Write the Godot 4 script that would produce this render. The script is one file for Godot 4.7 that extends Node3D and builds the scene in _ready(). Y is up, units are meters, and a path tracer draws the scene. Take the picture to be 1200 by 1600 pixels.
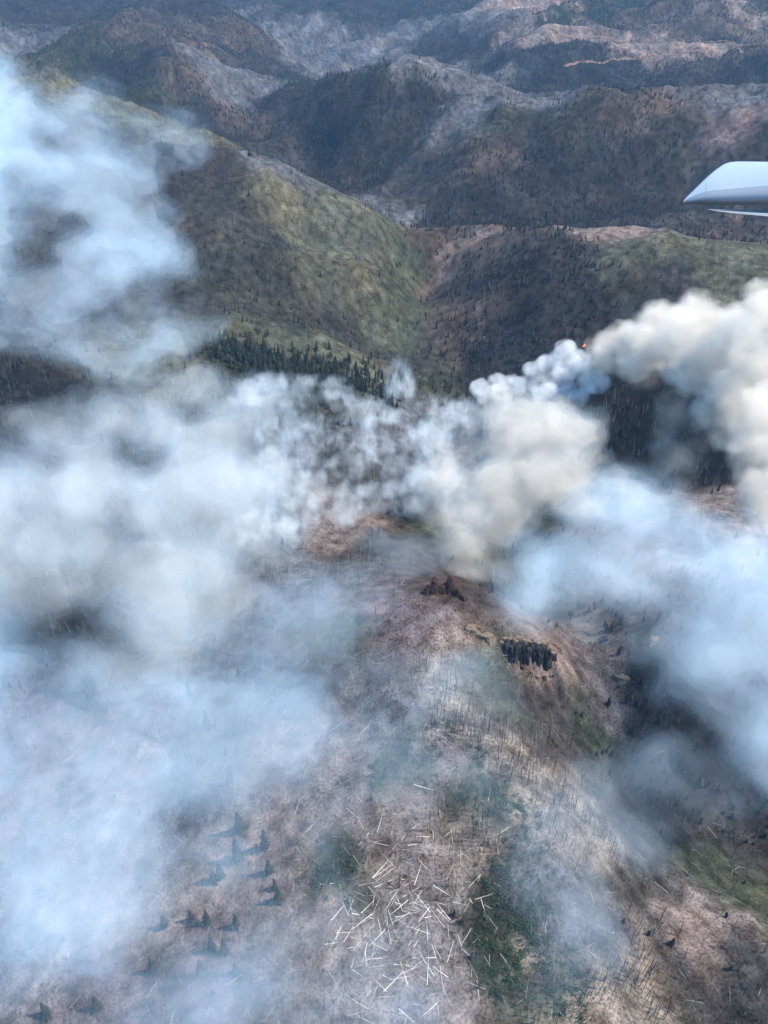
extends Node3D
# A wildfire in dissected mountain country, seen from a small aircraft some 420 m above the valley floor.
const EYE := Vector3(0, 420, 0)
const PITCH := -36.0
const FOV := 66.0
const SUN_FROM := Vector3(0.66, 1.0, 0.08)
var rng := RandomNumberGenerator.new()

# ---------------------------------------------------------------- helpers
func along(px: float, py: float) -> Vector3:      # direction of sight through a point of a 1200 x 1600 picture
	var f := 800.0 / tan(deg_to_rad(FOV / 2.0))
	return Vector3((px - 600.0) / f, (800.0 - py) / f, -1.0).normalized().rotated(Vector3.RIGHT, deg_to_rad(PITCH))

func level_at(px: float, py: float, height: float) -> Vector3:   # the place of that height on the line of sight
	var d := along(px, py)
	return EYE + d * ((height - EYE.y) / d.y)

func noise(sd: int, wave: float, oct := 4, gain := 0.5) -> FastNoiseLite:
	var n := FastNoiseLite.new(); n.seed = sd; n.frequency = 1.0 / wave; n.fractal_octaves = oct; n.fractal_gain = gain
	n.noise_type = FastNoiseLite.TYPE_SIMPLEX_SMOOTH; n.fractal_type = FastNoiseLite.FRACTAL_FBM
	return n

func lin(r: float, g: float, b: float) -> Color: return Color(r, g, b).linear_to_srgb()

# ---------------------------------------------------------------- the land
# Ridges, spurs and creek beds as (picture x, picture y, height above the valley floor); the land is a smooth sheet through them.
const LAND := [
	# near spur with the rock outcrop at its end
	[640, 1750, 20], [640, 1600, 24], [630, 1400, 26], [640, 1200, 34], [690, 1050, 44], [685, 935, 56], [640, 925, 50],
	[450, 1500, 8], [450, 1300, 4], [450, 1100, 8], [520, 980, 34], [540, 900, 10],
	[250, 1650, -26], [250, 1400, -34], [250, 1150, -30], [0, 1600, -64], [0, 1300, -70], [0, 1050, -66], [-200, 1300, -90],
	[780, 1180, 38], [880, 1290, 32], [930, 1400, 30], [960, 1520, 28], [960, 1680, 20], [800, 1400, 26], [820, 1600, 20],
	[725, 935, 54], [770, 962, 50], [820, 978, 46], [858, 1000, 42], [880, 1045, 30], [888, 1090, 14], [760, 1000, 44], [800, 1090, 20], [880, 1120, -6],
	# gully right of the spur
	[910, 1030, -14], [960, 1130, -34], [1080, 1230, -58], [1200, 1330, -76], [1000, 1310, -16], [1030, 1420, -26], [1060, 1560, -26],
	[1100, 1440, 10], [1180, 1480, 4], [1150, 1600, 0], [1300, 1400, -70], [1300, 1150, -30], [1150, 1080, -4], [1000, 1040, 4], [1060, 1000, 16], [1000, 930, 12], [1200, 950, 16],
	# valley behind the spur, where the fire burns
	[740, 880, -14], [800, 930, -16], [700, 800, -34], [600, 830, -10], [450, 850, -8], [250, 850, -16], [50, 850, -34], [850, 800, -40],
	[620, 720, -26], [480, 700, 8], [330, 680, 26], [100, 650, 14], [-150, 700, 0], [730, 680, -42], [650, 640, -34],
	[900, 700, -30], [1000, 640, -10], [960, 760, -44], [1040, 790, 0], [1150, 800, 6], [1300, 800, 10], [1100, 700, -30], [1250, 600, 30],
	# creek between the two middle hills
	[690, 610, -34], [650, 540, -30], [645, 470, -24], [635, 400, -14], [618, 345, 0], [565, 310, 6], [480, 262, 10], [405, 212, 16],
	# middle hill left of the creek
	[560, 505, -4], [520, 290, 0.52, 1], [600, 380, 0.4, 2], [575, 330, 0.5, 3], [430, 480, 30], [425, 278, 0.5, 1], [300, 470, 50], [330, 228, 0.36, 1], [230, 180, 0.22, 2], [110, 134, 0.15, 3], [-60, 112, 0.13, 4],
	[570, 430, 0.34, 10], [490, 390, 0.5, 11], [420, 400, 0.4, 8], [330, 400, 0.36, 7], [200, 420, 66], [0, 450, 60], [-200, 400, 70],
	[350, 508, 52], [450, 520, 46], [540, 556, 26], [600, 600, -12], [500, 606, -4], [380, 590, 14], [250, 560, 30],
	[420, 494, 28], [520, 525, 12],
	# hill right of the creek
	[740, 560, -20], [760, 368, 0.36, 1], [660, 352, 0.2, 2], [830, 570, -8], [860, 382, 0.42, 1], [920, 570, -4], [960, 375, 0.46, 1], [1050, 560, 20], [1060, 373, 0.42, 1], [1200, 415, 0.4, 2], [1350, 430, 0.4, 3],
	[680, 440, -4], [700, 480, 0.24, 12], [790, 470, 0.3, 10], [870, 475, 0.36, 8], [960, 470, 0.4, 8],
	# large dark hill behind it
	[640, 305, 6], [720, 342, 4], [800, 212, 0.52, 1], [720, 262, 0.5, 2], [880, 356, 8], [850, 168, 0.5, 1], [960, 158, 0.52, 2], [1030, 352, 14], [1080, 168, 0.52, 1], [1200, 362, 30], [1200, 186, 0.5, 1], [1400, 360, 50], [1400, 172, 0.5, 1],
	[900, 262, 0.42, 9], [1050, 262, 0.42, 7],
	# round dark hill with the ash-grey flank
	[430, 197, 20], [440, 150, 0.6, 1], [500, 250, 14], [520, 106, 0.6, 1], [590, 285, 8], [600, 98, 0.62, 1], [680, 110, 0.6, 2], [760, 137, 0.46, 3], [830, 160, 0.34, 4], [560, 190, 0.66, 5], [640, 215, 0.6, 6],
	[720, 128, 60], [800, 145, 56], [880, 146, 60], [560, 84, 60], [470, 104, 50],
	# slope of standing timber on the left, and the spurs above it
	[380, 198, 22], [350, 130, 0.3, 1], [300, 195, 40], [250, 110, 0.36, 1], [270, 70, 0.42, 2], [180, 145, 70], [140, 36, 0.36, 1], [60, 97, 100], [40, 48, 0.36, 1], [-100, 50, 0.36, 2],
	[440, 130, 46], [400, 50, 0.5, 1], [330, 14, 0.4, 2],
	# country beyond
	[530, 78, 60], [480, 40, 0.5, 1], [440, 60, 90], [620, 76, 70], [640, 60, 0.3, 1], [700, 92, 70], [700, 32, 0.4, 1], [860, 130, 80], [850, 60, 0.36, 1], [960, 126, 84], [960, 84, 0.4, 1], [1100, 132, 90], [1080, 84, 0.4, 1], [1200, 140, 96], [1200, 86, 0.4, 1], [1350, 90, 0.4, 2],
	[960, 72, 130], [890, 22, 0.36, 1], [1000, 30, 0.36, 2], [1080, 70, 140], [1120, 16, 0.4, 1], [1220, 72, 150], [1230, 30, 0.36, 1], [600, 50, 110], [600, 18, 0.4, 1],
	[560, 6, 196], [700, -20, 214], [420, -10, 206], [250, -15, 220], [100, -10, 214], [-60, -10, 214], [850, -15, 220], [1000, -10, 226], [1150, -15, 232], [1300, -5, 226],
]
const CLIFF := Vector2(97.0, -374.0)
const CLIFF_RUN := Vector2(0.98, -0.2)
const U := 521       # columns and rows of the terrain sheet
const V := 881
const NEAR := 260.0
const FAR := -7000.0
const GROW := 240.0
var base := PackedFloat32Array()
var ground_y := PackedFloat32Array()
var n_gully := noise(11, 430.0, 4, 0.42)
var n_fold := noise(14, 1500.0, 2, 0.4)
var n_hump := noise(12, 70.0, 4, 0.5)
var n_fine := noise(13, 14.0, 3, 0.55)

func z_of(v: float) -> float: return NEAR - GROW * (exp(v * log(1.0 + (NEAR - FAR) / GROW)) - 1.0)
func v_of(z: float) -> float: return log(1.0 + (NEAR - z) / GROW) / log(1.0 + (NEAR - FAR) / GROW)
func half_of(z: float) -> float: return 330.0 + 0.62 * (NEAR - z)

func solve(a: Array, n: int) -> PackedFloat64Array:      # Gauss with row exchange; the last column is the right-hand side
	for c in n:
		var best := c
		for r in range(c + 1, n):
			if absf(a[r][c]) > absf(a[best][c]): best = r
		var t = a[c]; a[c] = a[best]; a[best] = t
		var top: PackedFloat64Array = a[c]
		for r in range(c + 1, n):
			var row: PackedFloat64Array = a[r]
			var k := row[c] / top[c]
			if k != 0.0:
				for j in range(c, n + 1): row[j] -= k * top[j]
				a[r] = row
	var x := PackedFloat64Array(); x.resize(n)
	for c in range(n - 1, -1, -1):
		var row: PackedFloat64Array = a[c]
		var s := row[n]
		for j in range(c + 1, n): s -= row[j] * x[j]
		x[c] = s / row[c]
	return x

func lay_land() -> void:
	var pts := PackedVector3Array()
	for l in LAND:
		if l.size() == 3: pts.append(level_at(l[0], l[1], l[2]))
		else:                     # four numbers: rises at this slope from the point so many places back
			var foot := pts[pts.size() - l[3]]; var d := along(l[0], l[1])
			var t: float = -d.y / Vector2(d.x, d.z).length(); var away := Vector2(foot.x, foot.z).length()
			pts.append(level_at(l[0], l[1], EYE.y - t * (EYE.y - foot.y + l[2] * away) / (l[2] + t)))
	for p in [Vector3(-3500, 420, -7000), Vector3(0, 480, -7000), Vector3(3500, 440, -7000), Vector3(-2500, 330, -4500), Vector3(2600, 330, -4500), Vector3(0, 10, 260), Vector3(-320, -20, 200), Vector3(320, 0, 200)]: pts.append(p)
	for i in pts.size():          # far points stay inside the sheet
		if pts[i].z < -5600.0: pts[i] = EYE + (pts[i] - EYE) * (5600.0 / -pts[i].z)
	var n := pts.size()
	var soft := 40.0
	var a := []
	for i in n:
		var row := PackedFloat64Array(); row.resize(n + 1)
		for j in n:
			var dx := pts[i].x - pts[j].x; var dz := pts[i].z - pts[j].z
			row[j] = sqrt(dx * dx + dz * dz + soft * soft)
		row[i] -= 6.0
		row[n] = pts[i].y
		a.append(row)
	var w := solve(a, n)
	var px := PackedFloat64Array(); var pz := PackedFloat64Array()
	for p in pts: px.append(p.x); pz.append(p.z)
	var u2 := (U - 1) / 2 + 1; var v2 := (V - 1) / 2 + 1
	base.resize(u2 * v2)
	for j in v2:
		var z := z_of(float(j) / (v2 - 1)); var hw := half_of(z)
		for i in u2:
			var x := (2.0 * i / (u2 - 1) - 1.0) * hw
			var s := 0.0
			for k in n:
				var dx := x - px[k]; var dz := z - pz[k]
				s += w[k] * sqrt(dx * dx + dz * dz + 1600.0)
			base[j * u2 + i] = s
	ground_y.resize(U * V)
	for j in V:
		var z := z_of(float(j) / (V - 1)); var hw := half_of(z)
		for i in U:
			var x := (2.0 * i / (U - 1) - 1.0) * hw
			var i0 := mini(i / 2, u2 - 2); var j0 := mini(j / 2, v2 - 2)
			var fu := i / 2.0 - i0; var fv := j / 2.0 - j0
			var b := j0 * u2 + i0
			var h := lerpf(lerpf(base[b], base[b + 1], fu), lerpf(base[b + u2], base[b + u2 + 1], fu), fv)
			ground_y[j * U + i] = h + relief(x, z)

func relief(x: float, z: float) -> float:      # gullies, humps and small bumps
	var d := sqrt(x * x + z * z)
	var far := clampf((d - 600.0) / 1500.0, 0.0, 1.0)
	var g := 1.0 - absf(n_gully.get_noise_2d(x + 0.3 * z, z)) * 2.2
	var scarp := 0.0          # the cliff below the outcrop: a step down across its line
	var c := Vector2(x, z) - CLIFF
	if absf(c.x) < 40.0 and absf(c.y) < 90.0:
		var t := c.dot(CLIFF_RUN); var s := c.dot(Vector2(-CLIFF_RUN.y, CLIFF_RUN.x)) + 1.5 * sin(t * 0.7)
		scarp = -13.0 * smoothstep(0.0, 4.5, s) * (1.0 - smoothstep(14.0, 46.0, s)) * (1.0 - smoothstep(14.0, 22.0, absf(t)))
	return scarp + g * lerpf(2.0, 32.0, far) - lerpf(1.0, 18.0, far) + (0.45 - absf(n_fold.get_noise_2d(x * 1.3 + 0.5 * z, z))) * 190.0 * clampf((d - 3000.0) / 1200.0, 0.0, 1.0) + n_hump.get_noise_2d(x, z) * lerpf(2.2, 9.0, far) + n_fine.get_noise_2d(x, z) * 0.8

func ground(x: float, z: float) -> float:
	var v := clampf(v_of(z), 0.0, 0.9999) * (V - 1)
	var u := clampf((x / half_of(z) + 1.0) * 0.5, 0.0, 0.9999) * (U - 1)
	var j := int(v); var i := int(u); var b := j * U + i
	return lerpf(lerpf(ground_y[b], ground_y[b + 1], u - i), lerpf(ground_y[b + U], ground_y[b + U + 1], u - i), v - j)

func on_ground(px: float, py: float) -> Vector3:   # where a line of sight meets the land
	var d := along(px, py)
	var t := 120.0; var last := t
	while t < 9000.0:
		var p := EYE + d * t
		if p.y < ground(p.x, p.z): break
		last = t; t += 2.0 + t * 0.008
	for k in 10:
		var m := (last + t) / 2.0; var p := EYE + d * m
		if p.y < ground(p.x, p.z): t = m
		else: last = m
	return EYE + d * t

# ---------------------------------------------------------------- what covers the land
# kind: ground colour (linear), then per 1000 square metres: conifers, standing dead trunks, fallen trunks, shrubs
const COVER := {
	"dark": [Color(0.0225, 0.0205, 0.0205), 14.0, 5.0, 1.0, 10.0],      # scorched standing forest
	"brush": [Color(0.031, 0.030, 0.024), 3.0, 8.0, 6.0, 45.0],       # dark brush and young conifers
	"live": [Color(0.026, 0.026, 0.018), 17.0, 2.0, 1.5, 6.0],         # green conifers
	"mixed": [Color(0.052, 0.040, 0.033), 8.0, 3.0, 3.0, 12.0],        # reddish soil with scattered conifers
	"grass": [Color(0.064, 0.062, 0.043), 0.08, 7.0, 10.0, 5.0],       # olive slope
	"ash": [Color(0.070, 0.069, 0.073), 0.3, 12.0, 20.0, 4.0],         # ash-grey burn
	"burn": [Color(0.034, 0.031, 0.029), 0.35, 14.0, 8.0, 22.0],       # brown burn
	"tan": [Color(0.136, 0.104, 0.090), 0.05, 2.5, 14.0, 7.0],         # bare tan soil
	"logs": [Color(0.118, 0.093, 0.083), 0.0, 4.0, 50.0, 8.0],        # soil strewn with fallen trunks
	"snags": [Color(0.130, 0.111, 0.094), 0.0, 110.0, 26.0, 3.0],       # pale ridge with dense dead trunks
	"bare": [Color(0.050, 0.036, 0.030), 0.0, 0.6, 1.0, 3.0],         # scorched reddish ground round the outcrop
	"black": [Color(0.0085, 0.0085, 0.0095), 9.0, 9.0, 0.5, 4.0],      # freshly burnt, charred slope
	"red": [Color(0.098, 0.072, 0.070), 0.1, 4.0, 12.0, 8.0],
	"green": [Color(0.042, 0.045, 0.030), 0.6, 4.0, 6.0, 34.0],
}
const ZONES := [
	[100, 10, "dark"], [300, 5, "dark"], [500, 15, "dark"], [640, 15, "dark"], [760, 20, "ash"], [600, 60, "ash"], [480, 55, "ash"], [700, 75, "dark"], [560, 40, "dark"], [830, 12, "tan"], [870, 40, "tan"],
	[900, 75, "dark"], [1000, 20, "mixed"], [1050, 72, "tan"], [980, 70, "tan"], [1160, 22, "tan"], [940, 8, "live"], [900, 20, "live"], [1190, 8, "live"], [1110, 55, "mixed"], [1170, 78, "mixed"],
	[1150, 110, "dark"], [1000, 115, "dark"], [880, 120, "dark"], [770, 110, "ash"], [800, 80, "dark"], [1180, 145, "ash"], [1130, 160, "ash"], [1090, 185, "red"], [1170, 195, "red"], [1010, 165, "mixed"], [940, 165, "mixed"],
	[150, 105, "live"], [250, 150, "live"], [330, 195, "dark"], [80, 80, "live"], [200, 120, "dark"], [250, 60, "mixed"], [300, 30, "burn"], [380, 45, "mixed"], [440, 110, "dark"], [140, 30, "dark"], [30, 30, "dark"], [410, 90, "dark"],
	[345, 110, "ash"], [470, 105, "ash"], [300, 130, "mixed"], [380, 180, "mixed"],
	[130, 150, "grass"], [200, 170, "grass"], [265, 205, "grass"], [340, 240, "burn"], [400, 230, "burn"], [450, 262, "ash"], [560, 312, "ash"], [600, 335, "ash"], [20, 70, "ash"], [60, 110, "grass"],
	[520, 160, "dark"], [590, 220, "dark"], [480, 190, "dark"], [640, 150, "dark"], [560, 250, "dark"], [440, 165, "dark"], [600, 130, "dark"], [640, 190, "dark"],
	[705, 150, "ash"], [760, 155, "ash"], [690, 125, "ash"], [570, 102, "ash"], [810, 165, "ash"], [670, 108, "ash"], [730, 180, "ash"], [640, 102, "ash"],
	[760, 240, "mixed"], [850, 220, "dark"], [900, 300, "dark"], [1000, 250, "dark"], [690, 270, "burn"], [650, 300, "burn"], [740, 310, "dark"], [820, 330, "dark"], [1000, 320, "dark"], [800, 190, "brush"], [900, 190, "brush"],
	[1100, 260, "burn"], [1160, 240, "burn"], [1180, 300, "burn"], [1060, 220, "brush"], [1150, 350, "mixed"], [960, 355, "tan"], [1090, 345, "burn"], [860, 345, "dark"],
	[480, 320, "grass"], [560, 360, "grass"], [520, 420, "grass"], [585, 440, "grass"], [430, 290, "grass"], [540, 310, "grass"], [600, 390, "grass"], [480, 370, "grass"], [560, 470, "grass"],
	[360, 300, "burn"], [300, 350, "burn"], [390, 350, "burn"], [380, 420, "brush"], [450, 455, "brush"], [330, 430, "brush"], [520, 495, "burn"], [300, 480, "burn"], [250, 330, "burn"], [430, 400, "brush"], [400, 480, "brush"], [200, 260, "burn"], [300, 270, "burn"],
	[625, 380, "green"], [633, 430, "green"], [635, 480, "green"], [628, 525, "green"], [640, 570, "burn"], [600, 540, "grass"], [700, 600, "live"], [680, 575, "green"],
	[330, 515, "grass"], [430, 522, "grass"], [520, 552, "grass"], [585, 585, "grass"], [270, 530, "grass"], [385, 560, "live"], [450, 585, "live"], [520, 605, "live"], [350, 550, "live"], [560, 530, "brush"], [500, 515, "brush"],
	[670, 375, "mixed"], [760, 385, "mixed"], [660, 430, "mixed"], [710, 440, "mixed"], [685, 520, "mixed"], [720, 400, "tan"], [800, 430, "dark"], [900, 430, "dark"], [800, 510, "dark"], [900, 500, "dark"], [750, 480, "mixed"], [760, 560, "dark"], [850, 560, "dark"], [700, 560, "mixed"],
	[1000, 430, "brush"], [1000, 385, "grass"], [1070, 395, "grass"], [1150, 425, "grass"], [1200, 440, "grass"], [1060, 450, "burn"], [1000, 500, "burn"], [1020, 640, "black"], [980, 720, "black"], [1100, 700, "black"], [960, 640, "black"], [1060, 740, "black"], [1040, 785, "tan"], [1100, 620, "black"],
	[620, 620, "ash"], [660, 650, "ash"], [450, 690, "burn"], [560, 690, "ash"], [530, 830, "tan"], [600, 860, "burn"], [650, 870, "bare"], [720, 900, "bare"], [790, 905, "live"], [740, 850, "green"], [500, 900, "ash"], [600, 760, "burn"], [420, 800, "ash"], [850, 700, "burn"], [700, 700, "ash"],
	[600, 940, "red"], [715, 945, "bare"], [745, 962, "bare"], [690, 930, "bare"], [640, 990, "red"], [545, 985, "green"], [500, 1050, "ash"], [400, 1100, "ash"], [600, 1090, "ash"], [690, 1080, "snags"], [780, 1180, "snags"], [840, 1230, "snags"], [900, 1290, "snags"], [700, 1000, "tan"], [760, 980, "tan"],
	[790, 1050, "green"], [830, 1090, "burn"], [860, 1020, "tan"], [850, 1070, "tan"], [940, 1080, "tan"], [1000, 1090, "dark"], [1100, 1150, "dark"], [1180, 1250, "dark"], [920, 1140, "green"], [880, 1160, "burn"], [1000, 1210, "dark"],
	[1000, 1300, "burn"], [990, 1390, "burn"], [1120, 1310, "burn"], [1090, 1440, "tan"], [1160, 1400, "green"], [1060, 1540, "burn"], [1170, 1550, "burn"], [1000, 1540, "snags"], [920, 1570, "snags"], [1120, 1370, "green"], [940, 1460, "ash"],
	[800, 1490, "green"], [880, 1540, "green"], [790, 1420, "brush"], [770, 1370, "brush"], [640, 1440, "logs"], [590, 1490, "logs"], [650, 1550, "tan"], [700, 1350, "logs"], [640, 1380, "logs"], [525, 1360, "green"], [640, 1260, "tan"], [500, 1280, "tan"], [560, 1320, "logs"],
	[745, 1240, "green"], [800, 1260, "green"], [625, 1190, "green"], [690, 1200, "logs"], [840, 1340, "ash"], [870, 1430, "ash"], [750, 1310, "snags"], [820, 1300, "snags"], [850, 1480, "snags"],
	[400, 1300, "tan"], [430, 1400, "tan"], [300, 1500, "red"], [200, 1550, "red"], [250, 1430, "tan"], [0, 1300, "red"], [0, 1150, "red"], [480, 1170, "logs"], [560, 1180, "logs"], [330, 1180, "ash"], [530, 1450, "tan"], [520, 1550, "logs"],
	[240, 1520, "burn"], [100, 1000, "dark"], [50, 650, "dark"], [50, 400, "burn"], [200, 450, "burn"], [100, 250, "burn"], [0, 850, "burn"], [250, 900, "burn"], [250, 700, "burn"], [150, 1250, "logs"], [0, 1500, "tan"], [120, 1400, "tan"],
]
const CH := 7
var cover_map := PackedFloat32Array()
var cu := 161
var cv := 201
var n_warp := noise(21, 1.0, 4, 0.55)
var n_patch := noise(22, 90.0, 5, 0.55)
var n_speck := noise(23, 9.0, 3, 0.6)

func flat(x: float, z: float) -> Vector2:     # map coordinates in which far and near ground weigh alike
	var r := 380.0 - z
	return Vector2(x / r, log(r))

func lay_cover() -> void:
	var where := PackedVector2Array(); var what := []
	for a in ZONES:
		var p := on_ground(a[0], a[1]); where.append(flat(p.x, p.z)); what.append(COVER[a[2]])
	cover_map.resize(cu * cv * CH)
	for j in cv:
		var z := z_of(float(j) / (cv - 1)); var hw := half_of(z)
		for i in cu:
			var x := (2.0 * i / (cu - 1) - 1.0) * hw
			var q := flat(x, z)
			q += Vector2(n_warp.get_noise_2d(q.x * 14.0, q.y * 14.0), n_warp.get_noise_2d(q.x * 14.0 + 70.0, q.y * 14.0)) * 0.035
			var s := 0.0; var c := [0.0, 0.0, 0.0, 0.0, 0.0, 0.0, 0.0]
			for k in where.size():
				var d := q.distance_squared_to(where[k])
				if d > 0.12 and s > 0.0: continue
				var w := 1.0 / pow(d + 0.00004, 3.5)
				s += w
				var t: Array = what[k]
				c[0] += w * t[0].r; c[1] += w * t[0].g; c[2] += w * t[0].b
				c[3] += w * t[1]; c[4] += w * t[2]; c[5] += w * t[3]; c[6] += w * t[4]
			for k in CH: cover_map[(j * cu + i) * CH + k] = c[k] / s

func cover(x: float, z: float, k: int) -> float:
	var v := clampf(v_of(z), 0.0, 0.9999) * (cv - 1); var u := clampf((x / half_of(z) + 1.0) * 0.5, 0.0, 0.9999) * (cu - 1)
	var j := int(v); var i := int(u); var b := (j * cu + i) * CH + k
	return lerpf(lerpf(cover_map[b], cover_map[b + CH], u - i), lerpf(cover_map[b + cu * CH], cover_map[b + cu * CH + CH], u - i), v - j)

func soil_texture(sd: int, freq: float, lo: Color, mid: Color, hi: Color) -> NoiseTexture2D:
	var n := FastNoiseLite.new(); n.seed = sd; n.frequency = freq; n.fractal_octaves = 6; n.fractal_gain = 0.68; n.noise_type = FastNoiseLite.TYPE_SIMPLEX_SMOOTH
	var g := Gradient.new(); g.offsets = PackedFloat32Array([0.12, 0.5, 0.86]); g.colors = PackedColorArray([lo, mid, hi])
	var t := NoiseTexture2D.new(); t.width = 1024; t.height = 1024; t.seamless = true; t.noise = n; t.color_ramp = g
	return t

func build_terrain() -> void:
	var vt := PackedVector3Array(); var ix := PackedInt32Array(); var nr := PackedVector3Array(); var co := PackedColorArray(); var uv := PackedVector2Array(); var uv2 := PackedVector2Array()
	for j in V:
		var z := z_of(float(j) / (V - 1)); var hw := half_of(z)
		for i in U:
			var x := (2.0 * i / (U - 1) - 1.0) * hw
			vt.append(Vector3(x, ground_y[j * U + i], z)); uv.append(Vector2(x, z) / 210.0); uv2.append(Vector2(x * 0.8 - z * 0.6, x * 0.6 + z * 0.8) / 47.0)
			var r := sqrt(x * x + z * z); var jit := 0.018 * r
			var wx := x + n_patch.get_noise_2d(x * 1.7 + 900.0, z * 1.7) * jit; var wz := z + n_patch.get_noise_2d(x * 1.7, z * 1.7 - 900.0) * jit
			var f := exp(n_patch.get_noise_2d(x, z) * clampf(0.35 + r / 4000.0, 0.0, 0.85) + n_speck.get_noise_2d(x * 0.6, z * 0.6) * 0.7)
			var w := n_patch.get_noise_2d(z * 0.8 + 300.0, x * 0.8) * 0.16
			co.append(Color(cover(wx, wz, 0) * f * (1.0 + w), cover(wx, wz, 1) * f, cover(wx, wz, 2) * f * (1.0 - w)))
	for j in V:
		for i in U:
			var a := vt[j * U + mini(i + 1, U - 1)] - vt[j * U + maxi(i - 1, 0)]
			var b := vt[mini(j + 1, V - 1) * U + i] - vt[maxi(j - 1, 0) * U + i]
			nr.append(a.cross(b).normalized())
			if i < U - 1 and j < V - 1:
				var q := j * U + i
				ix.append_array(PackedInt32Array([q, q + U, q + 1, q + 1, q + U, q + U + 1]))
	var arr := []; arr.resize(Mesh.ARRAY_MAX); arr[Mesh.ARRAY_VERTEX] = vt; arr[Mesh.ARRAY_NORMAL] = nr; arr[Mesh.ARRAY_INDEX] = ix; arr[Mesh.ARRAY_COLOR] = co; arr[Mesh.ARRAY_TEX_UV] = uv; arr[Mesh.ARRAY_TEX_UV2] = uv2
	var m := ArrayMesh.new(); m.add_surface_from_arrays(Mesh.PRIMITIVE_TRIANGLES, arr)
	var sm := StandardMaterial3D.new(); sm.roughness = 1.0; sm.metallic_specular = 0.1; sm.vertex_color_use_as_albedo = true; sm.resource_name = "burnt_soil"
	sm.albedo_texture = soil_texture(31, 0.012, Color(0.62, 0.58, 0.55), Color(0.9, 0.89, 0.88), Color(1, 1, 1))
	sm.detail_enabled = true; sm.detail_blend_mode = BaseMaterial3D.BLEND_MODE_MUL; sm.detail_uv_layer = BaseMaterial3D.DETAIL_UV_2
	sm.detail_albedo = soil_texture(32, 0.02, Color(0.55, 0.53, 0.52), Color(0.9, 0.9, 0.9), Color(1, 1, 1))
	thing_mesh("terrain", m, sm, self).set_meta("kind", "structure")

# ---------------------------------------------------------------- nodes
var taken := {}
func numbered(called: String) -> String:
	taken[called] = taken.get(called, -1) + 1
	return called if taken[called] == 0 else "%s_%03d" % [called, taken[called]]

func thing_mesh(called: String, m: Mesh, mat: Material, parent: Node) -> MeshInstance3D:
	var o := MeshInstance3D.new(); o.name = numbered(called) if parent == self else called; o.mesh = m; o.material_override = mat
	parent.add_child(o, true)
	return o

func tag(o: Node, label: String, category: String, group := "", kind := "") -> void:
	o.set_meta("label", label); o.set_meta("category", category)
	if group: o.set_meta("group", group)
	if kind: o.set_meta("kind", kind)

func stuff(called: String, m: Mesh, mat: Material, rows: Array, label: String, category: String) -> void:
	if rows.is_empty(): return
	var mm := MultiMesh.new(); mm.transform_format = MultiMesh.TRANSFORM_3D; mm.use_colors = true; mm.mesh = m; mm.instance_count = rows.size()
	var buf := PackedFloat32Array(); buf.resize(rows.size() * 16)
	var k := 0
	for r in rows:
		var t: Transform3D = r[0]; var c: Color = r[1]
		for q in 3:
			buf[k] = t.basis.x[q]; buf[k + 1] = t.basis.y[q]; buf[k + 2] = t.basis.z[q]; buf[k + 3] = t.origin[q]; k += 4
		buf[k] = c.r; buf[k + 1] = c.g; buf[k + 2] = c.b; buf[k + 3] = 1.0; k += 4
	mm.buffer = buf
	var o := MultiMeshInstance3D.new(); o.name = numbered(called); o.multimesh = mm; o.material_override = mat; add_child(o)
	tag(o, label, category, "", "stuff")

# ---------------------------------------------------------------- vegetation meshes
func tri(st: SurfaceTool, a: Vector3, b: Vector3, c: Vector3) -> void: st.add_vertex(a); st.add_vertex(b); st.add_vertex(c)

func done(st: SurfaceTool) -> ArrayMesh:
	st.generate_normals(); return st.commit()

func limb(st: SurfaceTool, a: Vector3, b: Vector3, ra: float, rb: float, n := 5) -> void:
	var d := (b - a).normalized(); var x := d.cross(Vector3(0.3, 0.2, 0.9)).normalized(); var y := d.cross(x)
	for k in n:
		var p := x * cos(TAU * k / n) + y * sin(TAU * k / n); var q := x * cos(TAU * (k + 1) / n) + y * sin(TAU * (k + 1) / n)
		tri(st, a + p * ra, b + p * rb, a + q * ra); tri(st, a + q * ra, b + p * rb, b + q * rb)
		tri(st, b, b + q * rb, b + p * rb); tri(st, a, a + p * ra, a + q * ra)

func begin() -> SurfaceTool:
	var st := SurfaceTool.new(); st.begin(Mesh.PRIMITIVE_TRIANGLES); st.set_smooth_group(-1); return st

func conifer_crown(r: RandomNumberGenerator, tiers: int, sides: int, thin := 1.0) -> ArrayMesh:   # height 1, drooping boughs in ragged tiers
	var st := begin()
	for t in tiers:
		var y0 := 0.10 + 0.82 * t / tiers; var y1 := y0 + 1.5 / tiers * (1.0 - 0.3 * t / tiers)
		var rad := 0.21 * thin * pow(1.0 - float(t) / tiers, 0.85) + 0.02
		var turn := r.randf() * TAU
		for k in sides:
			var a := turn + TAU * k / sides + r.randf_range(-0.2, 0.2); var rr := rad * r.randf_range(0.6, 1.15); var w := TAU / sides * 0.62
			var tip := Vector3(cos(a) * rr, y0 - r.randf_range(0.0, 0.05), sin(a) * rr)
			var l := Vector3(cos(a - w) * rr * 0.55, y0 + 0.02, sin(a - w) * rr * 0.55); var q := Vector3(cos(a + w) * rr * 0.55, y0 + 0.02, sin(a + w) * rr * 0.55)
			var top := Vector3(r.randf_range(-0.01, 0.01), minf(y1, 1.0), r.randf_range(-0.01, 0.01))
			tri(st, top, l, tip); tri(st, top, tip, q)
	return done(st)

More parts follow.
